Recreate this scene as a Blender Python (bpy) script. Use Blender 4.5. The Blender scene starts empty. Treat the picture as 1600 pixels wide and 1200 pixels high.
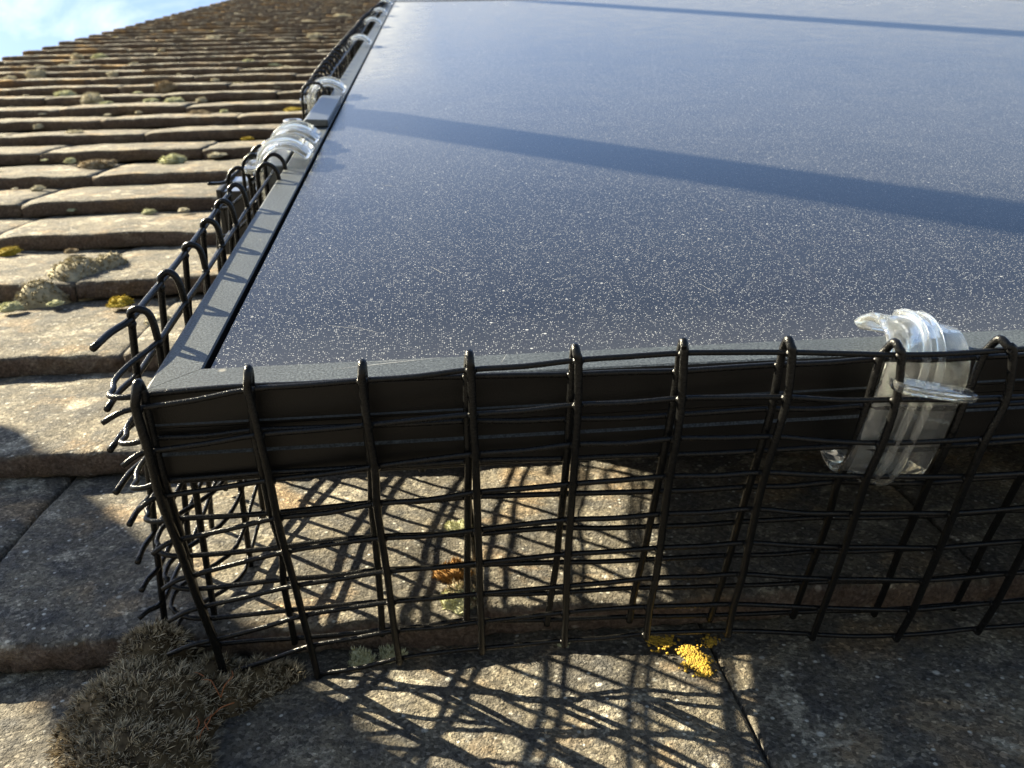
import bpy, math, random
from mathutils import Vector, Matrix, noise
rnd = random.Random(7)
MM = 0.001
PITCH = math.radians(30.0)
TILT = Matrix.Rotation(PITCH, 4, 'X')        # everything is laid out in roof coordinates, then leaned to the roof pitch
scene = bpy.context.scene
# ------------------------------------------------------------------ camera
FPX = 1364.799
RC = Matrix(((0.99562251, 0.05075363, -0.0784849),
             (-0.09286795, 0.44237943, -0.89200672),
             (-0.01055247, 0.8953907, 0.4451563)))
CAM = Vector((68.567, -185.201, 89.4945))
cam_d = bpy.data.cameras.new('camera')
cam = bpy.data.objects.new('camera', cam_d)
scene.collection.objects.link(cam)
M = RC.to_4x4(); M.translation = CAM * MM
cam.matrix_world = TILT @ M
cam_d.sensor_width = 36.0
cam_d.lens = FPX / 1600 * 36.0
cam_d.clip_start = 0.005
cam_d.clip_end = 500.0
cam_d.dof.use_dof = True
cam_d.dof.focus_distance = 0.225
cam_d.dof.aperture_fstop = 40.0
scene.camera = cam
# ------------------------------------------------------------------ light
SUN = Vector((-2.0, 1.58, 1.0)).normalized()      # towards the sun, roof coordinates
SUNW = (TILT.to_3x3() @ SUN).normalized()
ld = bpy.data.lights.new('sun', 'SUN')
ld.energy = 5.0
ld.angle = math.radians(0.5)
ld.color = (1.0, 0.885, 0.635)
lo = bpy.data.objects.new('sun', ld)
scene.collection.objects.link(lo)
lo.rotation_euler = SUNW.to_track_quat('Z', 'Y').to_euler()
world = bpy.data.worlds.new('World')
scene.world = world
world.use_nodes = True
wt = world.node_tree
wt.nodes.clear()
def wn(t): return wt.nodes.new(t)
wout = wn('ShaderNodeOutputWorld'); bg = wn('ShaderNodeBackground'); sky = wn('ShaderNodeTexSky')
sky.sky_type = 'NISHITA'; sky.sun_disc = False
sky.sun_elevation = math.asin(SUNW.z)
sky.sun_rotation = math.atan2(SUNW.x, SUNW.y)
sky.air_density = 1.0; sky.dust_density = 0.6; sky.ozone_density = 0.9
tc = wn('ShaderNodeTexCoord'); mp = wn('ShaderNodeMapping'); mp.inputs['Scale'].default_value = (1.0, 1.0, 2.2)
wt.links.new(tc.outputs['Generated'], mp.inputs['Vector'])
nz = wn('ShaderNodeTexNoise'); nz.inputs['Scale'].default_value = 4.6; nz.inputs['Detail'].default_value = 9; nz.inputs['Roughness'].default_value = 0.6
nz.inputs['Distortion'].default_value = 0.6
wt.links.new(mp.outputs['Vector'], nz.inputs['Vector'])
cr = wn('ShaderNodeValToRGB'); cr.color_ramp.elements[0].position = 0.49; cr.color_ramp.elements[1].position = 0.74
wt.links.new(nz.outputs['Fac'], cr.inputs['Fac'])
sx = wn('ShaderNodeSeparateXYZ'); wt.links.new(tc.outputs['Generated'], sx.inputs[0])
mx = wn('ShaderNodeMix'); mx.data_type = 'RGBA'
mx.inputs['B'].default_value = (5.6, 6.0, 6.4, 1)
cm = wn('ShaderNodeMath'); cm.operation = 'MULTIPLY'; cm.inputs[1].default_value = 0.85
mr = wn('ShaderNodeMapRange'); mr.interpolation_type = 'SMOOTHSTEP'
for i_, v_ in enumerate((0.30, -0.25, 0.0, 1.0)): mr.inputs[i_ + 1].default_value = v_
wt.links.new(sx.outputs[0], mr.inputs[0])
cg = wn('ShaderNodeMath'); cg.operation = 'MULTIPLY'; wt.links.new(cr.outputs['Color'], cg.inputs[0]); wt.links.new(mr.outputs[0], cg.inputs[1])
wt.links.new(cg.outputs[0], cm.inputs[0])
wt.links.new(cm.outputs[0], mx.inputs['Factor'])
yr = wn('ShaderNodeMapRange'); yr.interpolation_type = 'SMOOTHSTEP'
for i_, v_ in enumerate((-0.5, 0.7, 0.55, 0.90)): yr.inputs[i_ + 1].default_value = v_
wt.links.new(sx.outputs[1], yr.inputs[0])
sm = wn('ShaderNodeVectorMath'); sm.operation = 'SCALE'; wt.links.new(sky.outputs['Color'], sm.inputs[0]); zr = wn('ShaderNodeMapRange'); zr.interpolation_type = 'SMOOTHSTEP'
for i_, v_ in enumerate((0.46, 0.72, 1.0, 1.45)): zr.inputs[i_ + 1].default_value = v_
wt.links.new(sx.outputs[2], zr.inputs[0])
ym = wn('ShaderNodeMath'); ym.operation = 'MULTIPLY'; wt.links.new(yr.outputs[0], ym.inputs[0]); wt.links.new(zr.outputs[0], ym.inputs[1])
wt.links.new(ym.outputs[0], sm.inputs['Scale'])
wt.links.new(sm.outputs[0], mx.inputs['A'])
wt.links.new(mx.outputs['Result'], bg.inputs['Color'])
bg.inputs['Strength'].default_value = 0.05
wt.links.new(bg.outputs['Background'], wout.inputs['Surface'])
scene.view_settings.view_transform = 'Standard'
scene.view_settings.look = 'None'
scene.view_settings.exposure = 2.45
scene.view_settings.gamma = 1.0
scene.render.engine = 'CYCLES'
scene.cycles.max_bounces = 10
scene.cycles.transmission_bounces = 10

# ------------------------------------------------------------------ geometry of the view, used to read measured positions
def proj(P):
    q = RC.transposed() @ (Vector(P) - CAM)
    return (800 + FPX * q.x / -q.z, 600 - FPX * q.y / -q.z)
def ray(x, y):
    return RC @ Vector(((x - 800) / FPX, -(y - 600) / FPX, -1.0))
def hit(x, y, ax, val):
    d = ray(x, y); t = (val - CAM[ax]) / d[ax]
    return CAM + d * t
def hit_surf(x, y, fy):
    d = ray(x, y); t = 190.0
    for _ in range(40):
        P = CAM + d * t
        e = fy(P.x, P.z) - P.y
        t += e / (d.y - 0.15 * abs(d.z)) * 0.7
    return CAM + d * t
def pxmm(P):
    q = RC.transposed() @ (Vector(P) - CAM)
    return FPX / -q.z

# ------------------------------------------------------------------ materials
class NT:
    def __init__(s, name):
        s.m = bpy.data.materials.new(name); s.m.use_nodes = True
        s.t = s.m.node_tree; s.t.nodes.clear()
        s.out = s.n('ShaderNodeOutputMaterial')
        s.b = s.n('ShaderNodeBsdfPrincipled')
        s.l(s.b.outputs[0], s.out.inputs['Surface'])
        s.co = s.n('ShaderNodeTexCoord').outputs['Object']
    def n(s, t): return s.t.nodes.new(t)
    def l(s, a, b): s.t.links.new(a, b)
    def set(s, node, **k):
        for a, v in k.items(): node.inputs[a.replace('_', ' ')].default_value = v
        return node
    def noise(s, scale, detail=4, rough=0.55, vec=None, dist=0.0):
        x = s.n('ShaderNodeTexNoise'); s.set(x, Scale=scale, Detail=detail, Roughness=rough, Distortion=dist)
        s.l(vec or s.co, x.inputs['Vector']); return x.outputs['Fac']
    def voro(s, scale, vec=None, feat='F1', out='Distance', rand=1.0):
        x = s.n('ShaderNodeTexVoronoi'); x.feature = feat; s.set(x, Scale=scale, Randomness=rand)
        s.l(vec or s.co, x.inputs['Vector']); return x.outputs[out]
    def ramp(s, f, pts, const=False):
        x = s.n('ShaderNodeValToRGB')
        while len(x.color_ramp.elements) < len(pts): x.color_ramp.elements.new(0.5)
        if const: x.color_ramp.interpolation = 'CONSTANT'
        for e, (p, c) in zip(x.color_ramp.elements, pts):
            e.position = p; e.color = (c, c, c, 1) if isinstance(c, (int, float)) else tuple(c) + (1,)
        s.l(f, x.inputs['Fac']); return x.outputs['Color']
    def mix(s, f, a, b, mode='MIX'):
        x = s.n('ShaderNodeMix'); x.data_type = 'RGBA'; x.blend_type = mode
        for v, k in ((f, 'Factor'), (a, 'A'), (b, 'B')):
            if hasattr(v, 'is_output') or isinstance(v, bpy.types.NodeSocket): s.l(v, x.inputs[k])
            elif k == 'Factor': x.inputs[k].default_value = v
            else: x.inputs[k].default_value = tuple(v) + (1,)
        return x.outputs['Result']
    def math(s, op, a, b=0.0):
        x = s.n('ShaderNodeMath'); x.operation = op
        for v, i in ((a, 0), (b, 1)):
            if isinstance(v, bpy.types.NodeSocket): s.l(v, x.inputs[i])
            else: x.inputs[i].default_value = v
        return x.outputs[0]
    def bump(s, h, dist, strength=1.0, prev=None):
        x = s.n('ShaderNodeBump'); x.inputs['Strength'].default_value = strength; x.inputs['Distance'].default_value = dist
        s.l(h, x.inputs['Height'])
        if prev: s.l(prev, x.inputs['Normal'])
        return x.outputs['Normal']
    def attr(s, name, out='Fac'):
        x = s.n('ShaderNodeAttribute'); x.attribute_name = name; return x.outputs[out]
    def sep(s, v):
        x = s.n('ShaderNodeSeparateXYZ'); s.l(v, x.inputs[0]); return x.outputs
    def maprange(s, v, a, b, c, d):
        x = s.n('ShaderNodeMapRange'); s.l(v, x.inputs[0])
        for i, k in enumerate((a, b, c, d)): x.inputs[i + 1].default_value = k
        return x.outputs[0]

def mat_tile():
    s = NT('weathered_concrete_tile')
    tid = s.attr('tid')
    # each tile gets its own piece of the pattern
    cmb = s.n('ShaderNodeCombineXYZ'); s.l(s.math('MULTIPLY', tid, 3.1), cmb.inputs[0]); s.l(s.math('MULTIPLY', tid, 7.7), cmb.inputs[2])
    va = s.n('ShaderNodeVectorMath'); va.operation = 'ADD'; s.l(s.co, va.inputs[0]); s.l(cmb.outputs[0], va.inputs[1]); v = va.outputs[0]
    big = s.noise(22, 5, 0.6, v)
    mid = s.noise(90, 6, 0.65, v)
    fine = s.noise(700, 4, 0.7, v)
    base = s.ramp(big, [(0.30, (0.080, 0.072, 0.060)), (0.50, (0.130, 0.114, 0.088)), (0.72, (0.205, 0.178, 0.130))])
    base = s.mix(s.ramp(mid, [(0.42, 0.0), (0.64, 0.85)]), base, (0.056, 0.056, 0.057))
    # warm ochre and pink patches
    och = s.ramp(s.noise(34, 4, 0.6, v, 0.4), [(0.55, 0.0), (0.70, 0.6)])
    base = s.mix(och, base, (0.30, 0.205, 0.11))
    # pale crust lichen patches
    pale = s.ramp(s.noise(48, 8, 0.72, v, 0.3), [(0.55, 0.0), (0.63, 0.85)])
    base = s.mix(pale, base, (0.33, 0.30, 0.235))
    far = s.math('MULTIPLY', s.ramp(s.noise(70, 6, 0.7, v), [(0.53, 0.0), (0.60, 0.8)]), s.math('MINIMUM', s.math('MULTIPLY', s.attr('orange'), 2.5), 1.0))
    base = s.mix(far, base, (0.42, 0.40, 0.31))
    # aggregate grains: light and dark
    vc = s.voro(1000, v, out='Color')
    vr = s.sep(vc)[0]
    grain = s.ramp(vr, [(0.0, 0.30), (0.45, 0.85), (0.84, 1.2), (1.0, 2.4)])
    base = s.mix(0.75, base, grain, 'MULTIPLY')
    pit = s.math('MULTIPLY', s.ramp(s.voro(330, v), [(0.10, 1.0), (0.30, 0.0)]), s.ramp(s.sep(s.voro(330, v, out='Color'))[2], [(0.55, 0.0), (0.75, 0.8)]))
    base = s.mix(pit, base, (0.035, 0.030, 0.027))
    # small white lichen discs
    wv = s.voro(150, v); wr = s.sep(s.voro(150, v, out='Color'))[1]
    spot = s.math('MULTIPLY', s.ramp(wv, [(0.10, 1.0), (0.20, 0.0)]), s.ramp(wr, [(0.86, 0.0), (0.88, 1.0)]))
    sp2 = s.math('MULTIPLY', s.ramp(s.voro(420, v), [(0.16, 1.0), (0.30, 0.0)]), s.ramp(s.sep(s.voro(420, v, out='Color'))[1], [(0.88, 0.0), (0.9, 0.8)]))
    base = s.mix(s.math('MAXIMUM', s.math('MULTIPLY', spot, s.ramp(mid, [(0.3, 0.0), (0.5, 0.8)])), sp2), base, (0.52, 0.51, 0.46))
    # orange lichen, more of it on the far, high tiles near the verge
    orr = s.noise(15, 7, 0.7, v); ora = s.attr('orange')
    of = s.math('MULTIPLY', s.ramp(orr, [(0.52, 0.0), (0.60, 1.0)]), ora)
    base = s.mix(of, base, (0.34, 0.19, 0.045))
    # front faces: browner and darker
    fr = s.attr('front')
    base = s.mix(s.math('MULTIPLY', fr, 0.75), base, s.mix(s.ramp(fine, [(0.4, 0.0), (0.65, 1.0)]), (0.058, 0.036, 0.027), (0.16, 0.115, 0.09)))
    s.l(base, s.b.inputs['Base Color'])
    s.b.inputs['Roughness'].default_value = 0.92
    s.b.inputs['Specular IOR Level'].default_value = 0.3
    dn = s.n('ShaderNodeTexNoise'); s.set(dn, Scale=900.0, Detail=2.0); s.l(v, dn.inputs['Vector'])
    dm = s.n('ShaderNodeVectorMath'); dm.operation = 'MULTIPLY_ADD'; s.l(dn.outputs['Color'], dm.inputs[0]); dm.inputs[1].default_value = (0.0014,) * 3; s.l(v, dm.inputs[2])
    g = s.math('MULTIPLY', s.math('SUBTRACT', 1.0, s.voro(1150, dm.outputs[0])), s.ramp(s.noise(500, 3, 0.6, v), [(0.3, 0.35), (0.7, 1.0)]))
    nb = s.bump(mid, 0.004, 0.5)
    nb = s.bump(s.noise(300, 6, 0.75, v), 0.0012, 0.8, nb)
    nb = s.bump(s.noise(1800, 3, 0.7, v), 0.0003, 0.6, s.bump(g, 0.0006, 0.8, nb))
    s.l(nb, s.b.inputs['Normal'])
    return s.m
def mat_plain(name, col, rough=0.5, metal=0.0, var=0.25, vs=300, bumpd=0.0, bs=800, spec=0.5, coat=0.0):
    s = NT(name)
    f = s.ramp(s.noise(vs, 5, 0.65), [(0.3, 0.0), (0.7, 1.0)])
    a = tuple(c * (1 - var) for c in col); b = tuple(min(1, c * (1 + var)) for c in col)
    s.l(s.mix(f, a, b), s.b.inputs['Base Color'])
    s.b.inputs['Roughness'].default_value = rough; s.b.inputs['Metallic'].default_value = metal
    s.b.inputs['Specular IOR Level'].default_value = spec
    s.b.inputs['Coat Weight'].default_value = coat
    if bumpd: s.l(s.bump(s.noise(bs, 4, 0.7), bumpd, 0.6), s.b.inputs['Normal'])
    return s.m
def mat_frame():
    s = NT('black_anodised_frame')
    d = s.ramp(s.voro(1500, out='Color'), [(0.0, 0.0), (1.0, 1.0)])
    dust = s.math('MULTIPLY', s.ramp(s.noise(1600, 3, 0.8), [(0.42, 0.0), (0.66, 1.0)]), s.maprange(s.noise(40, 5, 0.6), 0.3, 0.7, 0.55, 1.0))
    gm = s.n('ShaderNodeNewGeometry')
    # dust settles only on faces that look away from the roof (object z)
    up = s.n('ShaderNodeVectorTransform'); up.vector_type = 'NORMAL'; up.convert_from = 'WORLD'; up.convert_to = 'OBJECT'
    s.l(gm.outputs['True Normal'], up.inputs[0])
    upz = s.ramp(s.sep(up.outputs[0])[2], [(0.5, 0.0), (0.95, 1.0)])
    dust = s.math('MULTIPLY', s.math('ADD', s.math('MULTIPLY', dust, 0.75), 0.12), upz)
    side = s.math('MULTIPLY', s.ramp(s.voro(120), [(0.06, 1.0), (0.14, 0.0)]), s.ramp(s.sep(s.voro(120, out='Color'))[0], [(0.90, 0.0), (0.92, 1.0)]))
    base = s.mix(dust, (0.004, 0.0035, 0.003), (0.155, 0.180, 0.195))
    base = s.mix(s.math('MULTIPLY', side, 0.5), base, (0.35, 0.33, 0.28))
    s.l(base, s.b.inputs['Base Color'])
    s.b.inputs['Roughness'].default_value = 0.42; s.b.inputs['Specular IOR Level'].default_value = 0.3
    s.b.inputs['Metallic'].default_value = 0.0
    s.l(s.bump(s.noise(2500, 3, 0.6), 0.0002, 0.5), s.b.inputs['Normal'])
    return s.m
def mat_glass():
    s = NT('dusty_solar_glass')
    xyz = s.sep(s.co)
    # dark cells behind the glass with barely visible gaps
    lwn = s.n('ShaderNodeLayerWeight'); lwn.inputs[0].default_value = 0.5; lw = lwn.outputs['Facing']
    cx = s.math('PINGPONG', xyz[0], 0.091); cy = s.math('PINGPONG', xyz[1], 0.0455)
    gap = s.math('LESS_THAN', s.math('MINIMUM', cx, cy), 0.0008)
    cells = s.mix(gap, (0.005, 0.006, 0.010), (0.010, 0.010, 0.014))
    v = s.voro(1900); r = s.sep(s.voro(1900, out='Color'))[0]
    dots = s.math('MULTIPLY', s.ramp(v, [(0.20, 1.0), (0.38, 0.0)]), s.ramp(r, [(0.45, 0.0), (1.0, 1.0)]))
    v2 = s.voro(330); r2 = s.sep(s.voro(330, out='Color'))[1]
    dots2 = s.math('MULTIPLY', s.ramp(v2, [(0.10, 1.0), (0.17, 0.0)]), s.ramp(r2, [(0.90, 0.0), (0.94, 1.0)]))
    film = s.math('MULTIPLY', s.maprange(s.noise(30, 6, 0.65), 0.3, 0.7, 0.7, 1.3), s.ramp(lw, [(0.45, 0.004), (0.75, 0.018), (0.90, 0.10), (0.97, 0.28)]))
    # pale reflection band painted into the dust film along the left rail
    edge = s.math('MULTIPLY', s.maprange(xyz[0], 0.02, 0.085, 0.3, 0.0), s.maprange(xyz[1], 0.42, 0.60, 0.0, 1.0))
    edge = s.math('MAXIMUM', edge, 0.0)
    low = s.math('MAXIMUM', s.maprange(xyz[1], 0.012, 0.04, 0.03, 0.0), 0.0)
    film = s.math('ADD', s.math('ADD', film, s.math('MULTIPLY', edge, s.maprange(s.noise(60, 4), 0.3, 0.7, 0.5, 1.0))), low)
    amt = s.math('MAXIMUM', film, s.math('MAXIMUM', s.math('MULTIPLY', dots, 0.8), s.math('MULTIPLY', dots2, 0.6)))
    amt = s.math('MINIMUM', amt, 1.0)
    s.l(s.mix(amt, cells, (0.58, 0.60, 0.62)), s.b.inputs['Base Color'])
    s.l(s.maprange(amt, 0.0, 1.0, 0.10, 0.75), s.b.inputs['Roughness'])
    s.b.inputs['IOR'].default_value = 1.27
    s.l(s.bump(s.noise(1400, 3, 0.6), 0.0002, 0.25), s.b.inputs['Normal'])
    return s.m
def mat_clip():
    s = NT('clear_polycarbonate')
    s.b.inputs['Base Color'].default_value = (0.95, 0.97, 0.95, 1)
    s.b.inputs['Transmission Weight'].default_value = 0.96
    s.b.inputs['Roughness'].default_value = 0.03
    s.b.inputs['IOR'].default_value = 1.5
    s.l(s.bump(s.noise(260, 3, 0.5), 0.0003, 0.35), s.b.inputs['Normal'])
    tr = s.n('ShaderNodeBsdfTranslucent'); tr.inputs[0].default_value = (0.95, 0.95, 0.92, 1)
    df = s.n('ShaderNodeBsdfDiffuse'); df.inputs[0].default_value = (0.9, 0.92, 0.88, 1)
    ad = s.n('ShaderNodeMixShader'); ad.inputs[0].default_value = 0.5; s.l(tr.outputs[0], ad.inputs[1]); s.l(df.outputs[0], ad.inputs[2])
    mxs = s.n('ShaderNodeMixShader'); s.l(s.b.outputs[0], mxs.inputs[1]); s.l(ad.outputs[0], mxs.inputs[2])
    s.l(s.maprange(s.noise(180, 4, 0.6), 0.35, 0.75, 0.0, 0.04), mxs.inputs[0])
    s.l(mxs.outputs[0], s.out.inputs['Surface'])
    return s.m
def mat_moss(name, dark, light, tip):
    s = NT(name)
    h = s.attr('tip')
    f = s.ramp(s.noise(160, 4, 0.6), [(0.35, 0.0), (0.65, 1.0)])
    base = s.mix(f, dark, light)
    base = s.mix(s.ramp(h, [(0.08, 0.0), (0.55, 1.0)]), base, tip)
    s.l(base, s.b.inputs['Base Color'])
    s.b.inputs['Roughness'].default_value = 0.9
    s.b.inputs['Specular IOR Level'].default_value = 0.15
    return s.m
M_TILE = mat_tile()
M_FRAME = mat_frame()
M_GLASS = mat_glass()
M_WIRE = mat_plain('black_pvc_wire', (0.006, 0.006, 0.006), 0.22, 0, 0.5, 900, 0.00025, 1500, 0.22)
M_CLIP = mat_clip()
M_DARK = mat_plain('black_plastic', (0.012, 0.012, 0.012), 0.45)
M_BACK = mat_plain('black_backsheet', (0.02, 0.02, 0.02), 0.6)
M_ALU = mat_plain('grey_aluminium', (0.42, 0.43, 0.44), 0.32, 0.9, 0.15, 400, 0.0001)
M_CLAMP = mat_plain('dark_grey_anodised_clamp', (0.10, 0.11, 0.12), 0.35, 0.5, 0.2, 500, 0.0001)
M_POLE = mat_plain('shadow_pole_steel', (0.45, 0.46, 0.47), 0.4, 0.8, 0.2, 30)
M_FELT = mat_plain('roofing_underlay', (0.03, 0.03, 0.03), 0.9)
M_SCR = mat_plain('scratch_white', (0.26, 0.27, 0.28), 0.6, 0, 0.6, 900)
M_MBIG = mat_moss('grey_haired_moss', (0.028, 0.019, 0.010), (0.12, 0.088, 0.048), (0.56, 0.48, 0.34))
M_MGREY = mat_moss('grey_cushion_moss', (0.20, 0.175, 0.12), (0.36, 0.32, 0.22), (0.62, 0.58, 0.45))
M_MGREEN = mat_moss('green_cushion_moss', (0.20, 0.20, 0.09), (0.36, 0.36, 0.18), (0.62, 0.62, 0.44))
M_MYEL = mat_moss('golden_moss', (0.10, 0.08, 0.01), (0.28, 0.21, 0.02), (0.50, 0.38, 0.05))
M_MBRN = mat_moss('brown_moss', (0.075, 0.052, 0.030), (0.17, 0.125, 0.075), (0.38, 0.31, 0.20))
M_MORG = mat_moss('rusty_moss', (0.05, 0.024, 0.010), (0.18, 0.085, 0.022), (0.36, 0.20, 0.06))
M_LICH = mat_plain('yellow_lichen', (0.34, 0.215, 0.02), 0.9, 0, 0.6, 500, 0.0006, 900)
M_STALK = mat_plain('rust_stalk', (0.30, 0.10, 0.03), 0.7)

# ------------------------------------------------------------------ mesh helpers (all input in mm, roof coordinates)
class MB:
    def __init__(s): s.v = []; s.f = []; s.at = {}
    def tube(s, pts, r, n=8, caps=True):
        pts = [Vector(p) for p in pts]; base = len(s.v); up = None
        for i, P in enumerate(pts):
            t = (pts[min(i + 1, len(pts) - 1)] - pts[max(i - 1, 0)]).normalized()
            if up is None: up = t.orthogonal().normalized()
            up = (up - t * up.dot(t)).normalized(); w = t.cross(up)
            for k in range(n):
                a = 2 * math.pi * k / n
                s.v.append(P + (up * math.cos(a) + w * math.sin(a)) * r)
        for i in range(len(pts) - 1):
            for k in range(n):
                a = base + i * n + k; b = base + i * n + (k + 1) % n
                s.f.append((a, b, b + n, a + n))
        if caps:
            s.f.append(tuple(base + k for k in reversed(range(n))))
            s.f.append(tuple(base + (len(pts) - 1) * n + k for k in range(n)))
    def blob(s, c, r, sc=(1, 1, 1), n=6, m=4):
        c = Vector(c); base = len(s.v)
        for i in range(m + 1):
            ph = math.pi * i / m
            for k in range(n):
                a = 2 * math.pi * k / n
                s.v.append(c + Vector((math.sin(ph) * math.cos(a) * sc[0], math.sin(ph) * math.sin(a) * sc[1], math.cos(ph) * sc[2])) * r)
        for i in range(m):
            for k in range(n):
                a = base + i * n + k; b = base + i * n + (k + 1) % n
                s.f.append((a, a + n, b + n, b))
    def box(s, x0, x1, y0, y1, z0, z1):
        b = len(s.v)
        for x in (x0, x1):
            for y in (y0, y1):
                for z in (z0, z1): s.v.append(Vector((x, y, z)))
        for f in ((0, 1, 3, 2), (4, 6, 7, 5), (0, 4, 5, 1), (2, 3, 7, 6), (0, 2, 6, 4), (1, 5, 7, 3)): s.f.append(tuple(b + i for i in f))
    def sweep(s, rings, closed=True, caps=True):
        base = len(s.v); n = len(rings[0])
        for r in rings: s.v += [Vector(p) for p in r]
        for i in range(len(rings) - 1):
            for k in range(n if closed else n - 1):
                a = base + i * n + k; b = base + i * n + (k + 1) % n
                s.f.append((a, b, b + n, a + n))
        if caps:
            s.f.append(tuple(base + k for k in reversed(range(n))))
            s.f.append(tuple(base + (len(rings) - 1) * n + k for k in range(n)))
    def obj(s, name, mat, parent=None, smooth=True, origin=(0, 0, 0), bevel=0.0):
        me = bpy.data.meshes.new(name); o = Vector(origin)
        me.from_pydata([tuple((p - o) * MM) for p in s.v], [], s.f)
        me.materials.append(mat)
        for an, vals in s.at.items():
            at = me.attributes.new(an, 'FLOAT', 'POINT'); at.data.foreach_set('value', vals)
        me.validate(); me.update()
        if smooth:
            me.polygons.foreach_set('use_smooth', [True] * len(me.polygons))
        ob = bpy.data.objects.new(name, me); scene.collection.objects.link(ob)
        po = Vector((0, 0, 0))
        if parent is not None:
            ob.parent = parent
            ob.location = o * MM - world_loc(parent)
        else: ob.location = o * MM
        if bevel:
            b = ob.modifiers.new('bevel', 'BEVEL'); b.width = bevel * MM; b.segments = 2; b.limit_method = 'ANGLE'
        return ob
LOC = {}
def world_loc(o):
    v = Vector(o.location)
    while o.parent: o = o.parent; v = v + Vector(o.location)
    return v
def smooth_by_angle(ob, deg=35):
    me = ob.data
    import bmesh
    bm = bmesh.new(); bm.from_mesh(me)
    for e in bm.edges:
        if len(e.link_faces) == 2 and e.calc_face_angle(0) > math.radians(deg): e.smooth = False
    bm.to_mesh(me); bm.free()
def tag(o, label, cat, group=None, kind=None):
    if label: o['label'] = label
    if cat: o['category'] = cat
    if group: o['group'] = group
    if kind: o['kind'] = kind
    return o
def empty(name, loc, label, cat, group=None):
    o = bpy.data.objects.new(name, None); scene.collection.objects.link(o)
    o.empty_display_size = 0.02; o.location = Vector(loc) * MM
    return tag(o, label, cat, group)
def spline(pts, sub=6, closed=False):
    pts = [Vector(p) for p in pts]; out = []
    n = len(pts)
    for i in range(n - 1):
        p0 = pts[i - 1] if i > 0 else pts[0] * 2 - pts[1]
        p1, p2 = pts[i], pts[i + 1]
        p3 = pts[i + 2] if i + 2 < n else pts[-1] * 2 - pts[-2]
        for k in range(sub):
            t = k / sub
            out.append(0.5 * ((2 * p1) + (p2 - p0) * t + (2 * p0 - 5 * p1 + 4 * p2 - p3) * t * t + (3 * p1 - p0 - 3 * p2 + p3) * t ** 3))
    out.append(pts[-1]); return out
def lerp(a, b, t): return a + (b - a) * t
def interp(tab, x):
    if x >= tab[0][0]: return tab[0][1]
    for (a, va), (b, vb) in zip(tab, tab[1:]):
        if x >= b: return lerp(va, vb, (x - a) / (b - a))
    (a, va), (b, vb) = tab[-2], tab[-1]
    return vb + (vb - va) / (b - a) * (x - b)

# ------------------------------------------------------------------ the tiled roof
T = -106.0
TH = 12.0
YF = [-185.0, -80.0, 24.6, 138.5, 242.7, 353.9, 459.2, 558.5, 662.0, 771.6, 874.0, 970.6, 1068.6, 1177.0, 1276.0, 1381.6]
while YF[-1] < 4420: YF.append(YF[-1] + 103.4)
XV = -794.0
W = 165.0
roof = empty('tiled_roof', (0, 0, T), 'weathered brown concrete tile roof covered in moss and lichen, running up to the sky', 'roof')
def tile_mesh(mb, x0, x1, yf, g, nx, near, tid, orange, dz, yaw):
    L = 158.0
    prof = [(L, -TH), (60, -TH), (4, -TH), (1.2, -TH + 0.4), (0.2, -TH + 2.0), (-0.3, -TH + 6), (-0.2, -2.4), (0.2, -1.1), (1.2, -0.25), (3.5, 0.0)]
    if near: prof += [(9, 0), (15, 0), (22, 0), (30, 0), (40, 0), (50, 0), (60, 0), (72, 0), (84, 0), (96, 0), (108, 0), (L, 0)]
    else: prof += [(30, 0), (60, 0), (100, 0), (L, 0)]
    w = x1 - x0 - 1.0; cx = (x0 + x1) / 2
    front = []
    rings = []
    for i in range(nx + 1):
        u = -1 + 2 * i / nx
        if near: u = math.sin(u * math.pi / 2) * 0.3 + u * 0.7
        ring = []
        for (y, z) in prof:
            X = cx + u * w / 2; Y = yf + y + yaw * u * 3.0
            Z = T + TH + z - TH * y / g + dz
            Z += 1.2 * (1 - u * u) - 0.5
            Z += 1.4 * (1 - (min(y, 110) / 55 - 1) ** 2)
            if z > -TH + 1 and abs(u) > 0.985: Z -= 0.7
            # chipped, worn lip
            k = max(0.0, 1 - y / 9.0)
            nn = noise.noise(Vector((X * 0.035, yf * 0.31, tid * 9)))
            n2 = noise.noise(Vector((X * 0.16, Y * 0.16, z * 0.2 + tid * 5)))
            n4 = noise.noise(Vector((X * 0.33, Y * 0.33, z * 0.3 + tid * 2)))
            Y += k * (nn * 2.2 + n2 * 1.5 + max(0.0, n4) * 2.2)
            Z += 0.55 * noise.noise(Vector((X * 0.045, Y * 0.045, tid * 3))) * 2
            if near:
                n3 = noise.noise(Vector((X * 0.5, Y * 0.5, z * 0.5)))
                Z += 0.35 * n3 + 0.28 * n2
                Y += k * 0.5 * n3
            ring.append(Vector((X, Y, Z)))
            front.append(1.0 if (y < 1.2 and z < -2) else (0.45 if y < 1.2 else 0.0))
        rings.append(ring)
    n0 = len(mb.v)
    mb.sweep(rings)
    cnt = len(mb.v) - n0
    mb.at.setdefault('tid', []).extend([tid] * cnt)
    mb.at.setdefault('front', []).extend(front)
    mb.at.setdefault('orange', []).extend([orange] * cnt)
tiles = []
joint_even, joint_odd = -88.0, -160.0
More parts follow.
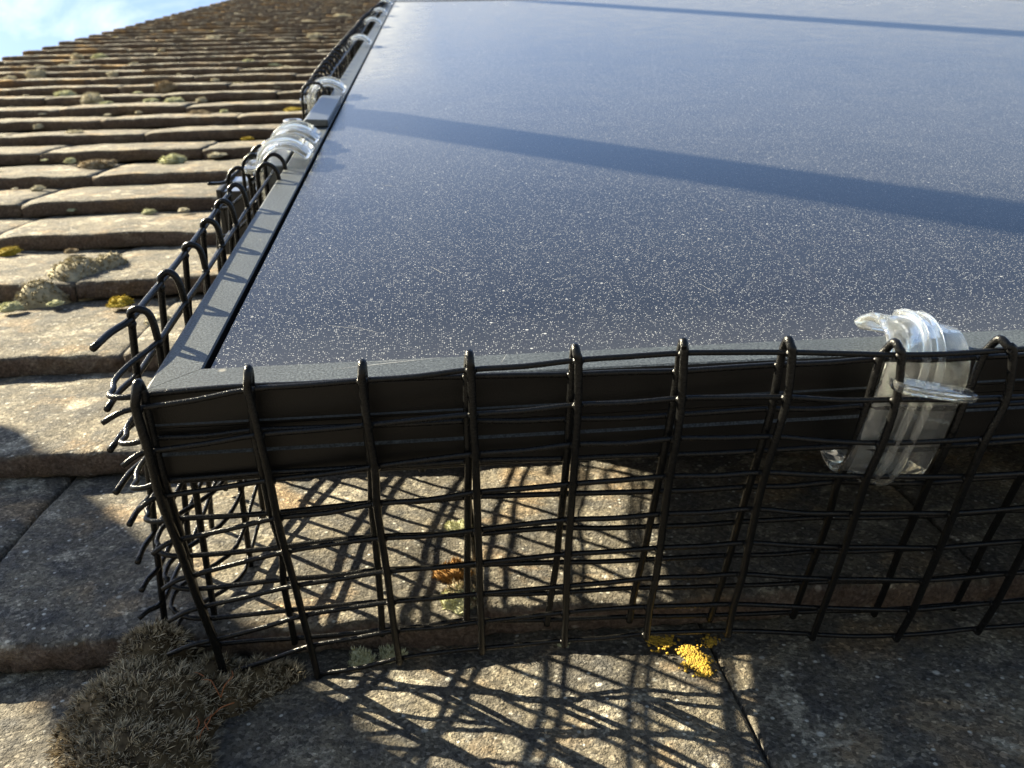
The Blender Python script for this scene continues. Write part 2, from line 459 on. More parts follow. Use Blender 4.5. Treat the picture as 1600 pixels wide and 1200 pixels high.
for k, yf in enumerate(YF):
    g = (YF[k + 1] - yf) if k + 1 < len(YF) else 103.4
    course = k - 2
    if course == -1: j0 = 147.0
    elif course == 0: j0 = -88.0
    elif course == 1: j0 = -160.0 - 8
    elif course == 3: j0 = -157.0
    elif course == 5: j0 = -270.0
    else: j0 = (joint_even if course % 2 == 0 else joint_odd) + rnd.uniform(-12, 12)
    x = j0
    while x > XV: x -= W
    x += rnd.uniform(-2, 2) if abs(course) > 5 else 0
    xs = [XV]
    if x + W - XV > 40: xs = [XV, x + W]
    else: xs = [XV, x + 2 * W]
    while xs[-1] < 1330: xs.append(xs[-1] + W)
    for a, b in zip(xs, xs[1:]):
        c = Vector(((a + b) / 2, yf + 40, T))
        tiles.append((a, b, yf, g, c, rnd.random(), rnd.uniform(-0.9, 1.3), rnd.uniform(-1, 1), course))
def vis(t):
    for X in (t[0], (t[0] + t[1]) / 2, t[1]):
        for Y in (t[2], t[2] + 90):
            q = RC.transposed() @ (Vector((X, Y, T + 10)) - CAM)
            if q.z > -20: continue
            a, b = proj((X, Y, T + 10))
            if -5 < a < 1605 and -5 < b < 1205 and (X < 10 or (Y < 130 and X < 420)): return True
    return False
vt = sorted([t for t in tiles if vis(t)], key=lambda t: (t[4] - CAM).length)
near = vt[:99]; nearset = set(id(t) for t in near)
rest = MB()
for t in tiles:
    a, b, yf, g, c, tid, dz, yaw, course = t
    orange = 0.0
    if yf > 900: orange = 0.15 + 0.45 * min(1, (yf - 900) / 1800)
    if a < -640: orange = max(orange, 0.85 if yf > 1200 else 0.3)
    if id(t) in nearset:
        d = (c - CAM).length
        mb = MB()
        nx = 90 if d < 330 else (40 if d < 700 else 16)
        tile_mesh(mb, a, b, yf, g, nx, True, tid, orange, dz, yaw)
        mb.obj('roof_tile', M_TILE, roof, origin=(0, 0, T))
    else:
        tile_mesh(rest, a, b, yf, g, 10, False, tid, orange, dz, yaw)
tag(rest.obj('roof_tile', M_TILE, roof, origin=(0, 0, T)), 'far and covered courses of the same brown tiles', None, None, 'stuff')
mb = MB(); mb.box(XV + 12, 1320, -180, 4450, T - 34, T - 24)
mb.obj('underlay', M_FELT, roof, smooth=False, origin=(0, 0, T))

# ------------------------------------------------------------------ garden ground far below the roof
M_GND = mat_plain('gravel_yard', (0.085, 0.080, 0.078), 0.95, 0, 0.4, 0.8)
gm_ = bpy.data.meshes.new('ground'); gm_.from_pydata([(-120, -120, 0), (120, -120, 0), (120, 120, 0), (-120, 120, 0)], [], [(0, 1, 2, 3)]); gm_.materials.append(M_GND)
go_ = bpy.data.objects.new('ground', gm_); scene.collection.objects.link(go_); go_['kind'] = 'structure'
GROUND = go_

# ------------------------------------------------------------------ solar panels
def make_panel(y0, label, w=11.1, h=25.5, WX=1134.0, LY=1722.0):
    P = empty('solar_panel', (0, y0, 0), label, 'solar panel', 'solar panels on the roof')
    # cross-section of a rail, (inward, z)
    prof = [(0.0, -0.9), (0.3, -0.25), (0.9, 0.0), (w - 0.4, 0.0), (w, -0.4), (w, -5.0), (w - 1.5, -5.0), (w - 5, -5.2), (2.0, -6.0), (2.0, -h + 1.8), (20, -h + 1.8), (20, -h), (0.5, -h), (0.0, -h + 0.5),
            (0.0, -17.5), (0.7, -16.9), (0.7, -12.6), (0.0, -12.0), (0.0, -10.0), (-0.35, -9.6), (-0.35, -9.1), (0.0, -8.7)]
    def rail(a, b, inx, iny, n=2):
        # a, b: outer corners; mitred at both ends
        a = Vector(a); b = Vector(b); d = (b - a).normalized(); inn = Vector((inx, iny, 0))
        rings = [[a + inn * u + d * (u + 0.12) + Vector((0, 0, z)) for (u, z) in prof], [b + inn * u - d * (u + 0.12) + Vector((0, 0, z)) for (u, z) in prof]]
        m = MB(); m.sweep(rings); return m
    A, B, C, D = (0, y0, 0), (WX, y0, 0), (WX, y0 + LY, 0), (0, y0 + LY, 0)
    for m in (rail(A, B, 0, 1), rail(B, C, -1, 0), rail(C, D, 0, -1), rail(D, A, 1, 0)):
        r = m.obj('frame_rail', M_FRAME, P, smooth=False, origin=(0, y0, 0))
    g = MB(); g.box(w + 1.5, WX - w - 1.5, y0 + w + 0.15, y0 + LY - w - 0.6, -3.8, -0.7)
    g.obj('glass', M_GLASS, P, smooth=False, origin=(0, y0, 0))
    g = MB(); g.box(8, WX - 8, y0 + 8, y0 + LY - 8, -8.2, -5.6)
    g.obj('backsheet', M_BACK, P, smooth=False, origin=(0, y0, 0))
    return P
panel = make_panel(0, 'black framed solar panel with dusty blue glass filling the middle of the photo')
panel2 = make_panel(1744, 'second black solar panel just above the upper edge of the large one')
# scratches and bird specks on the near glass and frame
for (xa, ya, xb, yb, wd) in ((588, 288, 622, 292, .5), (672, 416, 694, 428, .45), (1070, 430, 1140, 470, .2), (1120, 326, 1134, 330, .8), (505, 507, 575, 516, .25), (545, 508, 600, 522, .2), (880, 430, 900, 433, .3), (930, 480, 946, 484, .3)):
    p0 = hit(xa, ya, 2, -0.64); p1 = hit(xb, yb, 2, -0.64); d = (p1 - p0).normalized().cross(Vector((0, 0, 1))) * wd / 4
    m = MB(); m.v = [p0 + d * .2, p0 - d * .2, (p0 + p1) / 2 - d, p1 - d * .2, p1 + d * .2, (p0 + p1) / 2 + d]; m.f = [(0, 1, 2, 5), (5, 2, 3, 4)]
    m.obj('scratch', M_SCR, panel, smooth=False)
for (xa, ya, xb, yb, wd) in ((520, 577, 690, 558, .5), (783, 567, 792, 553, .4), (570, 566, 640, 562, .3)):
    p0 = hit(xa, ya, 2, 0.06); p1 = hit(xb, yb, 2, 0.06); d = (p1 - p0).normalized().cross(Vector((0, 0, 1))) * wd / 4
    m = MB(); m.v = [p0 + d * .2, p0 - d * .2, (p0 + p1) / 2 - d, p1 - d * .2, p1 + d * .2, (p0 + p1) / 2 + d]; m.f = [(0, 1, 2, 5), (5, 2, 3, 4)]
    m.obj('scratch', M_SCR, panel, smooth=False)
# short bolt end hanging behind the mesh
m = MB(); m.tube([(62, 27, -20), (62, 27, -24.5), (62, 27, -31), (61.6, 26.5, -37)], 2.2, 10); m.tube([(61.6, 26.5, -37), (61.4, 26.3, -42)], 1.0, 8)
m.obj('cable_clip', M_DARK, panel, origin=(62, 27, -20))

# ------------------------------------------------------------------ mounting rails and end clamp
def mount_rail(y, x0, x1, label):
    z1, z0 = -25.0, -58.0
    r = empty('mounting_rail', (x0, y, z0), label, 'mounting rail', 'rails under the panel')
    m = MB()
    prof = [(0, z0), (36, z0), (36, z1), (24, z1), (24, z1 - 6), (12, z1 - 6), (12, z1), (0, z1)]
    m.sweep([[Vector((x0 + 3, y + a, b)) for a, b in prof], [Vector((x1, y + a, b)) for a, b in prof]])
    m.obj('rail_body', M_ALU, r, smooth=False, origin=(x0, y, z0), bevel=0.8)
    m = MB(); m.box(x0, x0 + 2.8, y - 1.5, y + 37.5, z0 - 1.5, z1 + 1.5)
    m.box(x0 + 2.8, x0 + 34, y - 1.2, y - 0.2, z0 - 1, z1 + 0.5)
    m.obj('end_cap', M_DARK, r, smooth=False, origin=(x0, y, z0), bevel=0.6)
    return r
mount_rail(292, -47, 1180, 'grey mounting rail with black end cap poking out left of the panel')
mount_rail(1400, -40, 1180, 'grey aluminium mounting rail hidden under the upper part of the panel')
ec = empty('end_clamp', (-8, 380, -24), 'dark grey clamp with bolt gripping the left panel frame', 'clamp')
m = MB()
prof = [(11.0, 0.5), (11.0, 4.2), (-1, 4.8), (-2.8, 4.0), (-2.8, -24.6), (-0.8, -24.6), (-0.8, 0.5)]
m.sweep([[Vector((a, 333, b)) for a, b in prof], [Vector((a, 425, b)) for a, b in prof]])
m.obj('clamp_plate', M_CLAMP, ec, smooth=False, origin=(-8, 380, -24), bevel=0.5)
BP = hit(457, 187, 2, 9.0)
m = MB(); m.box(BP.x - 9, -3.0, BP.y - 60, BP.y + 40, -24, -2.5)
m.obj('clamp_foot', M_CLAMP, ec, smooth=False, origin=(-8, 380, -24), bevel=0.8)
m = MB(); m.tube([(BP.x, BP.y, -2.5), (BP.x, BP.y, 4), (BP.x, BP.y, 4.01), (BP.x, BP.y, 5)], 3.6, 20); m.tube([(BP.x, BP.y, 4.5), (BP.x, BP.y, 9.0)], 4.9, 20)
b = m.obj('bolt', M_ALU, ec, smooth=False, origin=(BP.x, BP.y, -2.5), bevel=0.3)
m = MB(); m.tube([(BP.x, BP.y, 8.9), (BP.x, BP.y, 9.3)], 2.4, 6); m.obj('hex_socket', M_DARK, b, smooth=False, origin=(BP.x, BP.y, -2.5))

# ------------------------------------------------------------------ wire mesh
FR = [[(213, 642), (233, 709), (251, 780), (277, 848), (297, 904), (315, 953), (335, 1004), (351, 1057), (359, 1105)], [(388, 612), (405, 683), (422, 754), (434, 813), (447, 866), (462, 919), (474, 966), (486, 1013), (497, 1059)], [(566, 598), (575, 668), (586, 733), (589, 791), (597, 845), (605, 897), (611, 945), (617, 990), (624, 1033)], [(736, 581), (739, 651), (743, 713), (745, 773), (747, 832), (749, 884), (750, 932), (752, 976), (753, 1017)], [(904, 566), (903, 636), (899, 698), (895, 760), (891, 816), (887, 870), (885, 920), (884, 961), (882, 1005)], [(1069, 555), (1065, 626), (1057, 689), (1046, 748), (1038, 807), (1031, 860), (1024, 907), (1015, 952), (1010, 994)], [(1238, 554), (1230, 624), (1212, 686), (1195, 742), (1181, 799), (1170, 852), (1160, 901), (1146, 948), (1138, 990)], [(1409, 558), (1400, 628), (1378, 696), (1354, 748), (1336, 806), (1319, 859), (1302, 909), (1285, 954), (1270, 995)], [(1583, 550), (1572, 625), (1539, 689), (1513, 748), (1489, 806), (1467, 860), (1445, 911), (1425, 957), (1402, 997)]]
ARCH = [(215,597),(388,574),(566,565),(733,550),(898,540),(1067,531),(1231,528),(1398,533),(1562,528)]
BK = [[(225, 620), (240, 688), (258, 755), (276, 814), (292, 872), (306, 924), (324, 970), (340, 1010)], [(392, 606), (397, 675), (411, 742), (424, 805), (440, 858), (443, 909), (452, 957), (460, 1001)], [(569, 597), (573, 668), (580, 733), (581, 789), (586, 842), (591, 894), (595, 943), (597, 988)], [(730, 591), (730, 661), (732, 724), (731, 780), (731, 839), (730, 887), (730, 932), (729, 972)], [(894, 588), (889, 658), (885, 720), (880, 775), (874, 828), (869, 882), (861, 930), (855, 972)], [(1059, 583), (1048, 652), (1036, 714), (1025, 771), (1014, 826), (1003, 878), (992, 922), (984, 967)], [(1218, 573), (1205, 642), (1186, 708), (1169, 764), (1153, 819), (1139, 871), (1125, 919), (1110, 965)], [(1374, 564), (1353, 637), (1333, 701), (1308, 756), (1294, 812), (1275, 865), (1256, 914), (1240, 960)], [(1534, 561), (1503, 638), (1478, 700), (1449, 758), (1428, 810), (1405, 862), (1386, 912), (1367, 957)]]
gF = [(5, -5.2), (0, -5.2), (-12, -5.2), (-25, -3.6), (-37, -0.5), (-50, 2.2), (-63, 5.2), (-76, 8), (-89, 10.5), (-104, 13)]
gB = [(5, -2.4), (0, -2.4), (-12, -2.2), (-27, -1.8), (-40, 5), (-56, 10.5), (-68, 13), (-81, 15.5), (-94, 18)]
def colf(x): return min(0.0, max(-1.0, -(x - 20) / 180.0))
def yF(x, z): return interp(gF, z) + 11.6 * colf(x)
def yB(x, z): return interp(gB, z) + 10.0 * colf(x)
F3 = [[hit_surf(px, py, yF) for (px, py) in col] for col in FR]
B3 = [[hit_surf(px, py, yB) for (px, py) in col] for col in BK]
A3 = []
for (px, py), f, bb in zip(ARCH, F3, B3):
    A3.append(hit(px, py + 1.5, 1, (f[0].y + bb[0].y) / 2))
while len(F3) < 45:     # the rest of the run, beyond the right edge of the photo
    for L_ in (F3, B3):
        c = L_[-1]; c0 = L_[-4]
        st = Vector((24.9, 0, 0))
        L_.append([p + st + Vector((0, 0.25 * math.sin(len(L_)), rnd.uniform(-.3, .3))) for p in c])
    A3.append(A3[-1] + Vector((24.9, 0, 0)))
FM = empty('wire_mesh', (0, -5, -104), 'black plastic coated wire mesh folded double along the front edge of the panel', 'wire mesh', 'wire mesh guards round the panel')
for i in range(len(F3)):
    f, bb, a = F3[i], B3[i], A3[i]
    top_f = f[0].lerp(a, 0.55) + Vector((0, -0.9, 0)); top_b = bb[0].lerp(a, 0.55) + Vector((0, 0.7, 0))
    dn = f[-1] + (f[-1] - f[-2]) * 0.03
    pts = [bb[-1] + (bb[-1] - bb[-2]) * 0.05] + list(reversed(bb)) + [top_b, a, top_f] + f + [dn]
    m = MB(); m.tube(spline(pts, 4), 0.98 if i else 1.1, 10)
    for q in f[:]: m.blob(q + Vector((0, 0.5, 0)), 1.25, (1.25, 0.9, 0.9))
    for q in bb[:]: m.blob(q + Vector((0, 0.5, 0)), 1.15, (1.25, 0.9, 0.9))
    m.obj('vertical_wire', M_WIRE, FM, origin=(0, -5, -104))
STUB = [(160,661),(192,728),(216,797),(238,866),(254,921),(263,971),(262,1023),(277,1079),None]
for j in range(9):
    off = Vector((0, 1.15, 0))
    row = [c[j] + off for c in F3]
    pts = []
    for q0, q1 in zip(row, row[1:]):
        sag = Vector((0, rnd.uniform(-.4, .4), rnd.uniform(-.45, .15)))
        pts += [q0, q0.lerp(q1, 0.5) + sag]
    pts.append(row[-1])
    if STUB[j]:
        e = hit(STUB[j][0], STUB[j][1], 1, row[0].y - 2.0)
        pts = [e, e.lerp(row[0], 0.5) + Vector((0, 0, 0.7))] + pts
    else:
        pts = [row[0] + Vector((-2, 0, -0.4))] + pts
    m = MB(); m.tube(spline(pts, 3), 0.70, 8)
    m.obj('horizontal_wire', M_WIRE, FM, origin=(0, -5, -104))

# side mesh: the back layer runs round the corner and up the left side
SM = empty('wire_mesh', (-8, 30, -104), 'black wire mesh curling round the corner and up the left side of the panel', 'wire mesh', 'wire mesh guards round the panel')
ZI = [-1, -14, -27, -40, -53, -66, -79, -92]
ZO = [5.5, -10, -22, -35, -48, -60, -73, -86]
def smooth(t): t = max(0, min(1, t)); return t * t * (3 - 2 * t)
def wob(y, s): return noise.noise(Vector((y * 0.013, s * 3.7, 0)))
SEG_END = 176.0
def xin(y, z):
    v = -4.6 + (0.04 * z if z > -24 else 0.04 * z)
    if z < -24: v += 9.0 * smooth((y - 12) / 45) * smooth((-24 - z) / 20)
    return v + 0.5 * wob(y, 1)
def xout(y, z): return -11.2 + 0.10 * z + 1.0 * wob(y, 2) + (2.0 * smooth((y - 20) / 60) if z < -20 else 0)
def zi(j, y): return ZI[j] + 0.8 * wob(y, j) 
def zo(j, y): return ZO[j] + 0.9 * wob(y, j + 20)
ENDS = [(145,545),(167,640),(172,704),(181,770),(202,820),(215,879),(221,923),(217,966)]
LOOPX = [-9.0, -9.0, -9.2, -10.0, -11.0, -11.6, -13.0, -14.5]
LOOPY = [8.5, 10, 10.2, 13, 16.5, 18, 21, 24]
ARY = [30.8, 58.8, 87.3, 113.8, 138.8, 162.5]
for j in range(8):
    z = ZI[j]; lx, ly = LOOPX[j], LOOPY[j]
    b0 = B3[0][j] + Vector((0, 1.0, 0)); b1 = B3[1][j] + Vector((0, 1.0, 0))
    back = [c[j] + Vector((0, 1.0, 0)) for c in B3]
    pts = []
    for q0, q1 in zip(back, back[1:]):
        pts += [q0, q0.lerp(q1, 0.5) + Vector((0, rnd.uniform(-.3, .3), rnd.uniform(-.5, .2)))]
    pts.append(back[-1])
    m = MB()
    side = [Vector((b0.x - 5, b0.y - 0.2, lerp(b0.z, z, .4))), Vector((lerp(b0.x - 7, lx, .5), b0.y + 1.6, lerp(b0.z, z, .7))), Vector((lx + 1.2, lerp(b0.y, ly, .55), z)), Vector((lx, ly, z)), Vector((lx + 1.0, ly + 8, z + .3))]
    yy = ly + 22
    while yy < SEG_END + 60:
        side.append(Vector((xin(yy, z), yy, zi(j, yy)))); yy += 12.7
    if z < -20:   # lower rows carry on under the clamp and up the whole side
        while yy < 1700: side.append(Vector((xin(yy, z), yy, zi(j, yy)))); yy += 50
    allp = list(reversed(side)) + pts
    m.tube(spline(allp, 3), 0.72, 8)
    m.obj('horizontal_wire', M_WIRE, SM, origin=(-8, 30, -104))
for j in range(8):
    e = hit(ENDS[j][0], ENDS[j][1], 2, ZO[j])
    st = [e, Vector((lerp(e.x, xout(30, ZO[j]), .5) - .4, lerp(e.y, 30, .5), ZO[j] + 0.5))]
    yy = 30.8
    while yy < SEG_END + (60 if j > 1 else 0): st.append(Vector((xout(yy, ZO[j]), yy, zo(j, yy)))); yy += 13.3
    if j > 1:
        while yy < 1700: st.append(Vector((xout(yy, ZO[j]), yy, zo(j, yy)))); yy += 50
    m = MB(); m.tube(spline(st, 3), 0.92 if j == 0 else 0.85, 8)
    m.obj('horizontal_wire', M_WIRE, SM, origin=(-8, 30, -104))
def side_vertical(y, top=6.6, par=SM, xo=None, low=-100.0, jit=0.0):
    xi = lambda z: xin(y, z); xq = lambda z: xout(y, z)
    pts = [Vector((xi(z), y + jit * 0.2, z)) for z in (low + 4, -80, -60, -45, -32, -22, -10, -1)]
    c = (xi(0) + xq(0)) / 2
    pts += [Vector((lerp(xi(0), c, .25), y, top - 2.2)), Vector((c, y + jit, top)), Vector((lerp(xq(0), c, .3), y, top - 1.0))]
    pts += [Vector((xq(z), y - jit * 0.3, z)) for z in (4.4, -8, -20, -40, -60, -80, low)]
    m = MB(); m.tube(spline(pts, 4), 1.0, 10)
    for q in (pts[7], pts[11]): m.blob(q, 1.35, (1, 1.3, 1))
    m.obj('vertical_wire', M_WIRE, par, origin=(-8, 30, -104))
for k, y in enumerate(ARY): side_vertical(y, 8.4 + rnd.uniform(-.3, .5), jit=rnd.uniform(-1.5, 1.5))
side_vertical(5.5, 1.0, low=-96) if False else None
# inner flap arches by the clips and the outer flap by the rail end
for (px, py, zc) in ((416, 256, 7.0), (427, 241, 7.0)):
    P = hit(px, py, 2, zc)
    m = MB(); x, y = P.x, P.y
    pts = [Vector((x + 4.2, y, -18)), Vector((x + 4.6, y, -1)), Vector((x + 3.6, y, 4.5)), Vector((x, y, zc)), Vector((x - 3.8, y, 4.5)), Vector((x - 4.6, y, -2)), Vector((x - 5.5, y, -30))]
    m.tube(spline(pts, 5), 0.95, 10); m.obj('vertical_wire', M_WIRE, SM, origin=(-8, 30, -104))
for n_, (px, py) in enumerate(((371, 262), (394, 242), (406, 228), (422, 219), (437, 212))):
    y = 232 + n_ * 26.0 + (10 if n_ == 0 else 0)
    P = hit(px, py, 1, y); x, zt = P.x, P.z
    m = MB()
    pts = [Vector((x + 4.6, y, -100)), Vector((x + 4.6, y, -60)), Vector((x + 5, y, zt - 12)), Vector((x + 4, y, zt - 3)), Vector((x, y, zt)), Vector((x - 4.5, y, zt - 3.5)), Vector((x - 5.6, y, zt - 12)), Vector((x - 6, y, zt - 30)), Vector((x - 8, y, -95))]
    m.tube(spline(pts, 5), 0.95, 10); m.obj('vertical_wire', M_WIRE, SM, origin=(-8, 30, -104))
# outer flap's own rows and cut end near the rail cap
for dz, x_, n0 in ((0, -21, 228), (-12, -23, 226), (-25, -25, 224)):
    pts = []
    for n_, (px, py) in enumerate(((371, 262), (394, 242), (406, 228), (422, 219), (437, 212))):
        y = 232 + n_ * 26.0 + (10 if n_ == 0 else 0)
        P = hit(px, py, 1, y); pts.append(Vector((P.x - 5.6, y, P.z - 6 + dz)))
    pts = [pts[0] + Vector((-5, -16, 2.5)), pts[0] + Vector((-2, -7, 0.5))] + pts
    m = MB(); m.tube(spline(pts, 4), 0.8, 8); m.obj('horizontal_wire', M_WIRE, SM, origin=(-8, 30, -104))
    pts = [p + Vector((11, 0, 0)) for p in pts[2:]]
    m = MB(); m.tube(spline(pts, 4), 0.8, 8); m.obj('horizontal_wire', M_WIRE, SM, origin=(-8, 30, -104))
# the upper run of side mesh, beyond the clamp
UM = empty('wire_mesh', (-8, 470, -104), 'black wire mesh along the far left side of the panel beyond the clamp', 'wire mesh', 'wire mesh guards round the panel')
y = 452.0; k = 0
while y < 1715:
    xs = -9.5 - 5 * smooth((y - 430) / 120) + 9 * smooth((y - 1150) / 500) + 1.2 * wob(y, 4); wd = 6.8 if k > 1 else 9
    top = 8.5 + 1.5 * wob(y, 5)
    pts = [Vector((xs + wd, y, -99)), Vector((xs + wd, y, -60)), Vector((xs + wd, y, -26)), Vector((xs + wd, y, 0)), Vector((xs + wd * .7, y, top - 2)), Vector((xs + wd * .3, y, top)), Vector((xs - wd * .3, y, top - 1)), Vector((xs - wd * .8, y, top - 6)), Vector((xs - wd * .9, y, -20)), Vector((xs - wd, y, -60)), Vector((xs - wd * 1.1, y, -101))]
    m = MB(); m.tube(spline(pts, 4), 1.0, 8)
    m.blob(pts[7], 1.5); m.blob(pts[3], 1.4)
    m.obj('vertical_wire', M_WIRE, UM, origin=(-8, 470, -104)); y += 25.6; k += 1
for dz, side_ in ((-6, -1), (-19, -1), (-32, -1), (0, 1), (-13, 1), (-26, 1)):
    pts = []; y = 440.0
    while y < 1715:
        xs = -9.5 - 5 * smooth((y - 430) / 120) + 9 * smooth((y - 1150) / 500) + 1.2 * wob(y, 4)
        pts.append(Vector((xs + (6.8 if side_ > 0 else -5.6), y, (8.5 + 1.5 * wob(y, 5)) + dz + (0 if side_ < 0 else -6)))); y += 25.6
    m = MB(); m.tube(spline(pts, 2), 0.85, 6); m.obj('horizontal_wire', M_WIRE, UM, origin=(-8, 470, -104))

# ------------------------------------------------------------------ clear plastic clips
def build_clip(tilt):
    c = empty('clip', (0, 0, 0), 'x', 'clip', 'clear plastic clips holding the mesh to the frame')
    # centre line in (y, z), outwards is -y
    cl = [(10, 2.4), (9.0, 3.4), (6.5, 5.4), (2.5, 7.4), (-2, 7.8), (-6.5, 6.2), (-9.5, 3.2), (-11.2, -1), (-11.8, -6), (-12, -12), (-11.8, -22), (-11.2, -27), (-8.5, -31), (-4, -32.6), (1, -31.6), (4, -28.6)]
    cl = [(p.x, p.y) for p in spline([Vector((a, b, 0)) for a, b in cl], 3)]
    def strip(x0, x1, th, o0, prof):
        m = MB(); rings = []
        n = len(prof)
        for i, (y, z) in enumerate(prof):
            a = prof[max(0, i - 1)]; b = prof[min(n - 1, i + 1)]
            t = Vector((0, b[0] - a[0], b[1] - a[1])).normalized(); nn = Vector((0, -t.z, t.y)) * -1
            nn = Vector((0, t.z, -t.y))
            if nn.z < 0 and i < n // 3: pass
            P = Vector((0, y, z)); r = th * 0.35
            fx = 1.0
            if i < 3: fx = 0.86 + 0.07 * i * 0.66
            if i > n - 4: fx = 0.80 + 0.06 * (n - 1 - i)
            X0, X1 = x0 * fx, x1 * fx
            o = o0
            rings.append([P + Vector((X0 + r, 0, 0)) - nn * (o), P + Vector((X1 - r, 0, 0)) - nn * (o), P + Vector((X1, 0, 0)) - nn * (o - r), P + Vector((X1, 0, 0)) - nn * (o - th + r),
                          P + Vector((X1 - r, 0, 0)) - nn * (o - th), P + Vector((X0 + r, 0, 0)) - nn * (o - th), P + Vector((X0, 0, 0)) - nn * (o - th + r), P + Vector((X0, 0, 0)) - nn * (o - r)])
        m.sweep(rings); return m
    s1 = strip(-11.3, 11.3, 2.4, 1.2, cl)
    b = s1.obj('clip_body', M_CLIP, c)
    strip(-3.0, -1.0, 2.6, -0.9, cl[6:-3]).obj('rib', M_CLIP, c); strip(1.0, 3.0, 2.6, -0.9, cl[6:-3]).obj('rib', M_CLIP, c)
    # pull tab: rounded plate standing out from the body
    m = MB(); ring0 = []; ring1 = []
    for k in range(28):
        a = 2 * math.pi * k / 28
        cx = math.copysign(abs(math.cos(a)) ** 0.5, math.cos(a)) * 11.2; cy = math.copysign(abs(math.sin(a)) ** 0.6, math.sin(a)) * 3.6 - 16.0
        ring0.append(Vector((cx, cy, -3.9 - (cy + 16) * .05))); ring1.append(Vector((cx, cy, -1.5 - (cy + 16) * .05)))
    m.sweep([ring0, ring1]); m.obj('pull_tab', M_CLIP, c, smooth=False, bevel=0.7)
    return c
clip = build_clip(0)
def place_clip(c, x, y, rz, tilt, label, sc=1.0):
    c.location = Vector((x, y, 0)) * MM; c.rotation_euler = (0, tilt, rz); c.scale = (sc, sc, sc); c['label'] = label
def copy_tree(o, parent=None):
    c = o.copy(); scene.collection.objects.link(c); c.parent = parent
    for ch in o.children: copy_tree(ch, c)
    return c
place_clip(clip, 181.5, 0, 0, math.radians(12), 'large clear clip hooked over the front frame behind the eighth mesh wire', 0.95)
left = [(249, 'nearest clear clip on the left frame, just below the clamp'), (286, 'clear clip on the left frame touching the clamp, second from the corner'),
        (462, 'clear clip on the left frame just above the clamp'), (815, 'clear clip half way up the left frame'),
        (1085, 'second farthest of the three small clear clips near the top of the left frame'), (1300, 'farthest pale clear clip at the top of the left frame'), (1560, 'tiny clear clip at the far upper corner of the panel')]
for y, lb in left:
    c = copy_tree(clip); place_clip(c, 0, y, -math.pi / 2, 0, lb, 1.05)

# ------------------------------------------------------------------ moss and lichen
def blade(m, P, d, ln, wd, bend, tipv):
    side = d.cross(Vector((rnd.uniform(-1, 1), rnd.uniform(-1, 1), rnd.uniform(-1, 1)))).normalized() * wd / 2
    b = len(m.v); mid = P + d * ln * 0.55 + bend * 0.3; tip = P + d * ln + bend
    m.v += [P - side, P + side, mid + side * .8, mid - side * .8, tip]
    m.f += [(b, b + 1, b + 2, b + 3), (b + 3, b + 2, b + 4)]
    m.at['tip'] += [0.0, 0.0, 0.55 * tipv, 0.55 * tipv, tipv]
def cushion_mesh(name, mat, seed, nb, h=0.55, lump=0.25):
    """unit radius cushion, in mm units of 1"""
    r_ = random.Random(seed); m = MB(); m.at['tip'] = []
    nu, nv = 22, 9; base = 0
    def pt(a, e):
        d = Vector((math.cos(a) * math.cos(e), math.sin(a) * math.cos(e), math.sin(e)))
        k = 1 + lump * noise.noise(d * 1.6 + Vector((seed * 3.1, 0, 0))) * 1.6 + 0.09 * noise.noise(d * 6 + Vector((0, seed, 0)))
        return Vector((d.x * k, d.y * k, d.z * k * h)), d
    for i in range(nv + 1):
        e = -0.25 + (math.pi / 2 + 0.25) * i / nv
        for k in range(nu):
            P, d = pt(2 * math.pi * k / nu, e); m.v.append(P); m.at['tip'].append(0.12 + 0.3 * r_.random())
    for i in range(nv):
        for k in range(nu):
            a = i * nu + k; b2 = i * nu + (k + 1) % nu
            m.f.append((a, b2, b2 + nu, a + nu))
    for _ in range(nb):
        a = r_.uniform(0, 2 * math.pi); e = math.asin(r_.uniform(-0.1, 1))
        P, d = pt(a, e)
        dd = (Vector((d.x, d.y, d.z * 1.2)) + Vector((r_.uniform(-.6, .6), r_.uniform(-.6, .6), r_.uniform(-.3, .6)))).normalized()
        blade(m, P * 0.97, dd, r_.uniform(.10, .30), .06, Vector((r_.uniform(-.03, .03), r_.uniform(-.03, .03), 0)), r_.uniform(.4, 1))
    me_o = m.obj(name, mat)
    me = me_o.data; bpy.data.objects.remove(me_o)
    return me
KIND = {'grey': (M_MGREY, 'pale grey'), 'green': (M_MGREEN, 'pale green'), 'gold': (M_MYEL, 'golden yellow'), 'brown': (M_MBRN, 'brown'), 'rust': (M_MORG, 'rust orange')}
PROTO = {k: [cushion_mesh('moss_cushion', KIND[k][0], i * 3 + s, 700, 0.6, 0.3) for s in range(3)] for i, k in enumerate(KIND)}
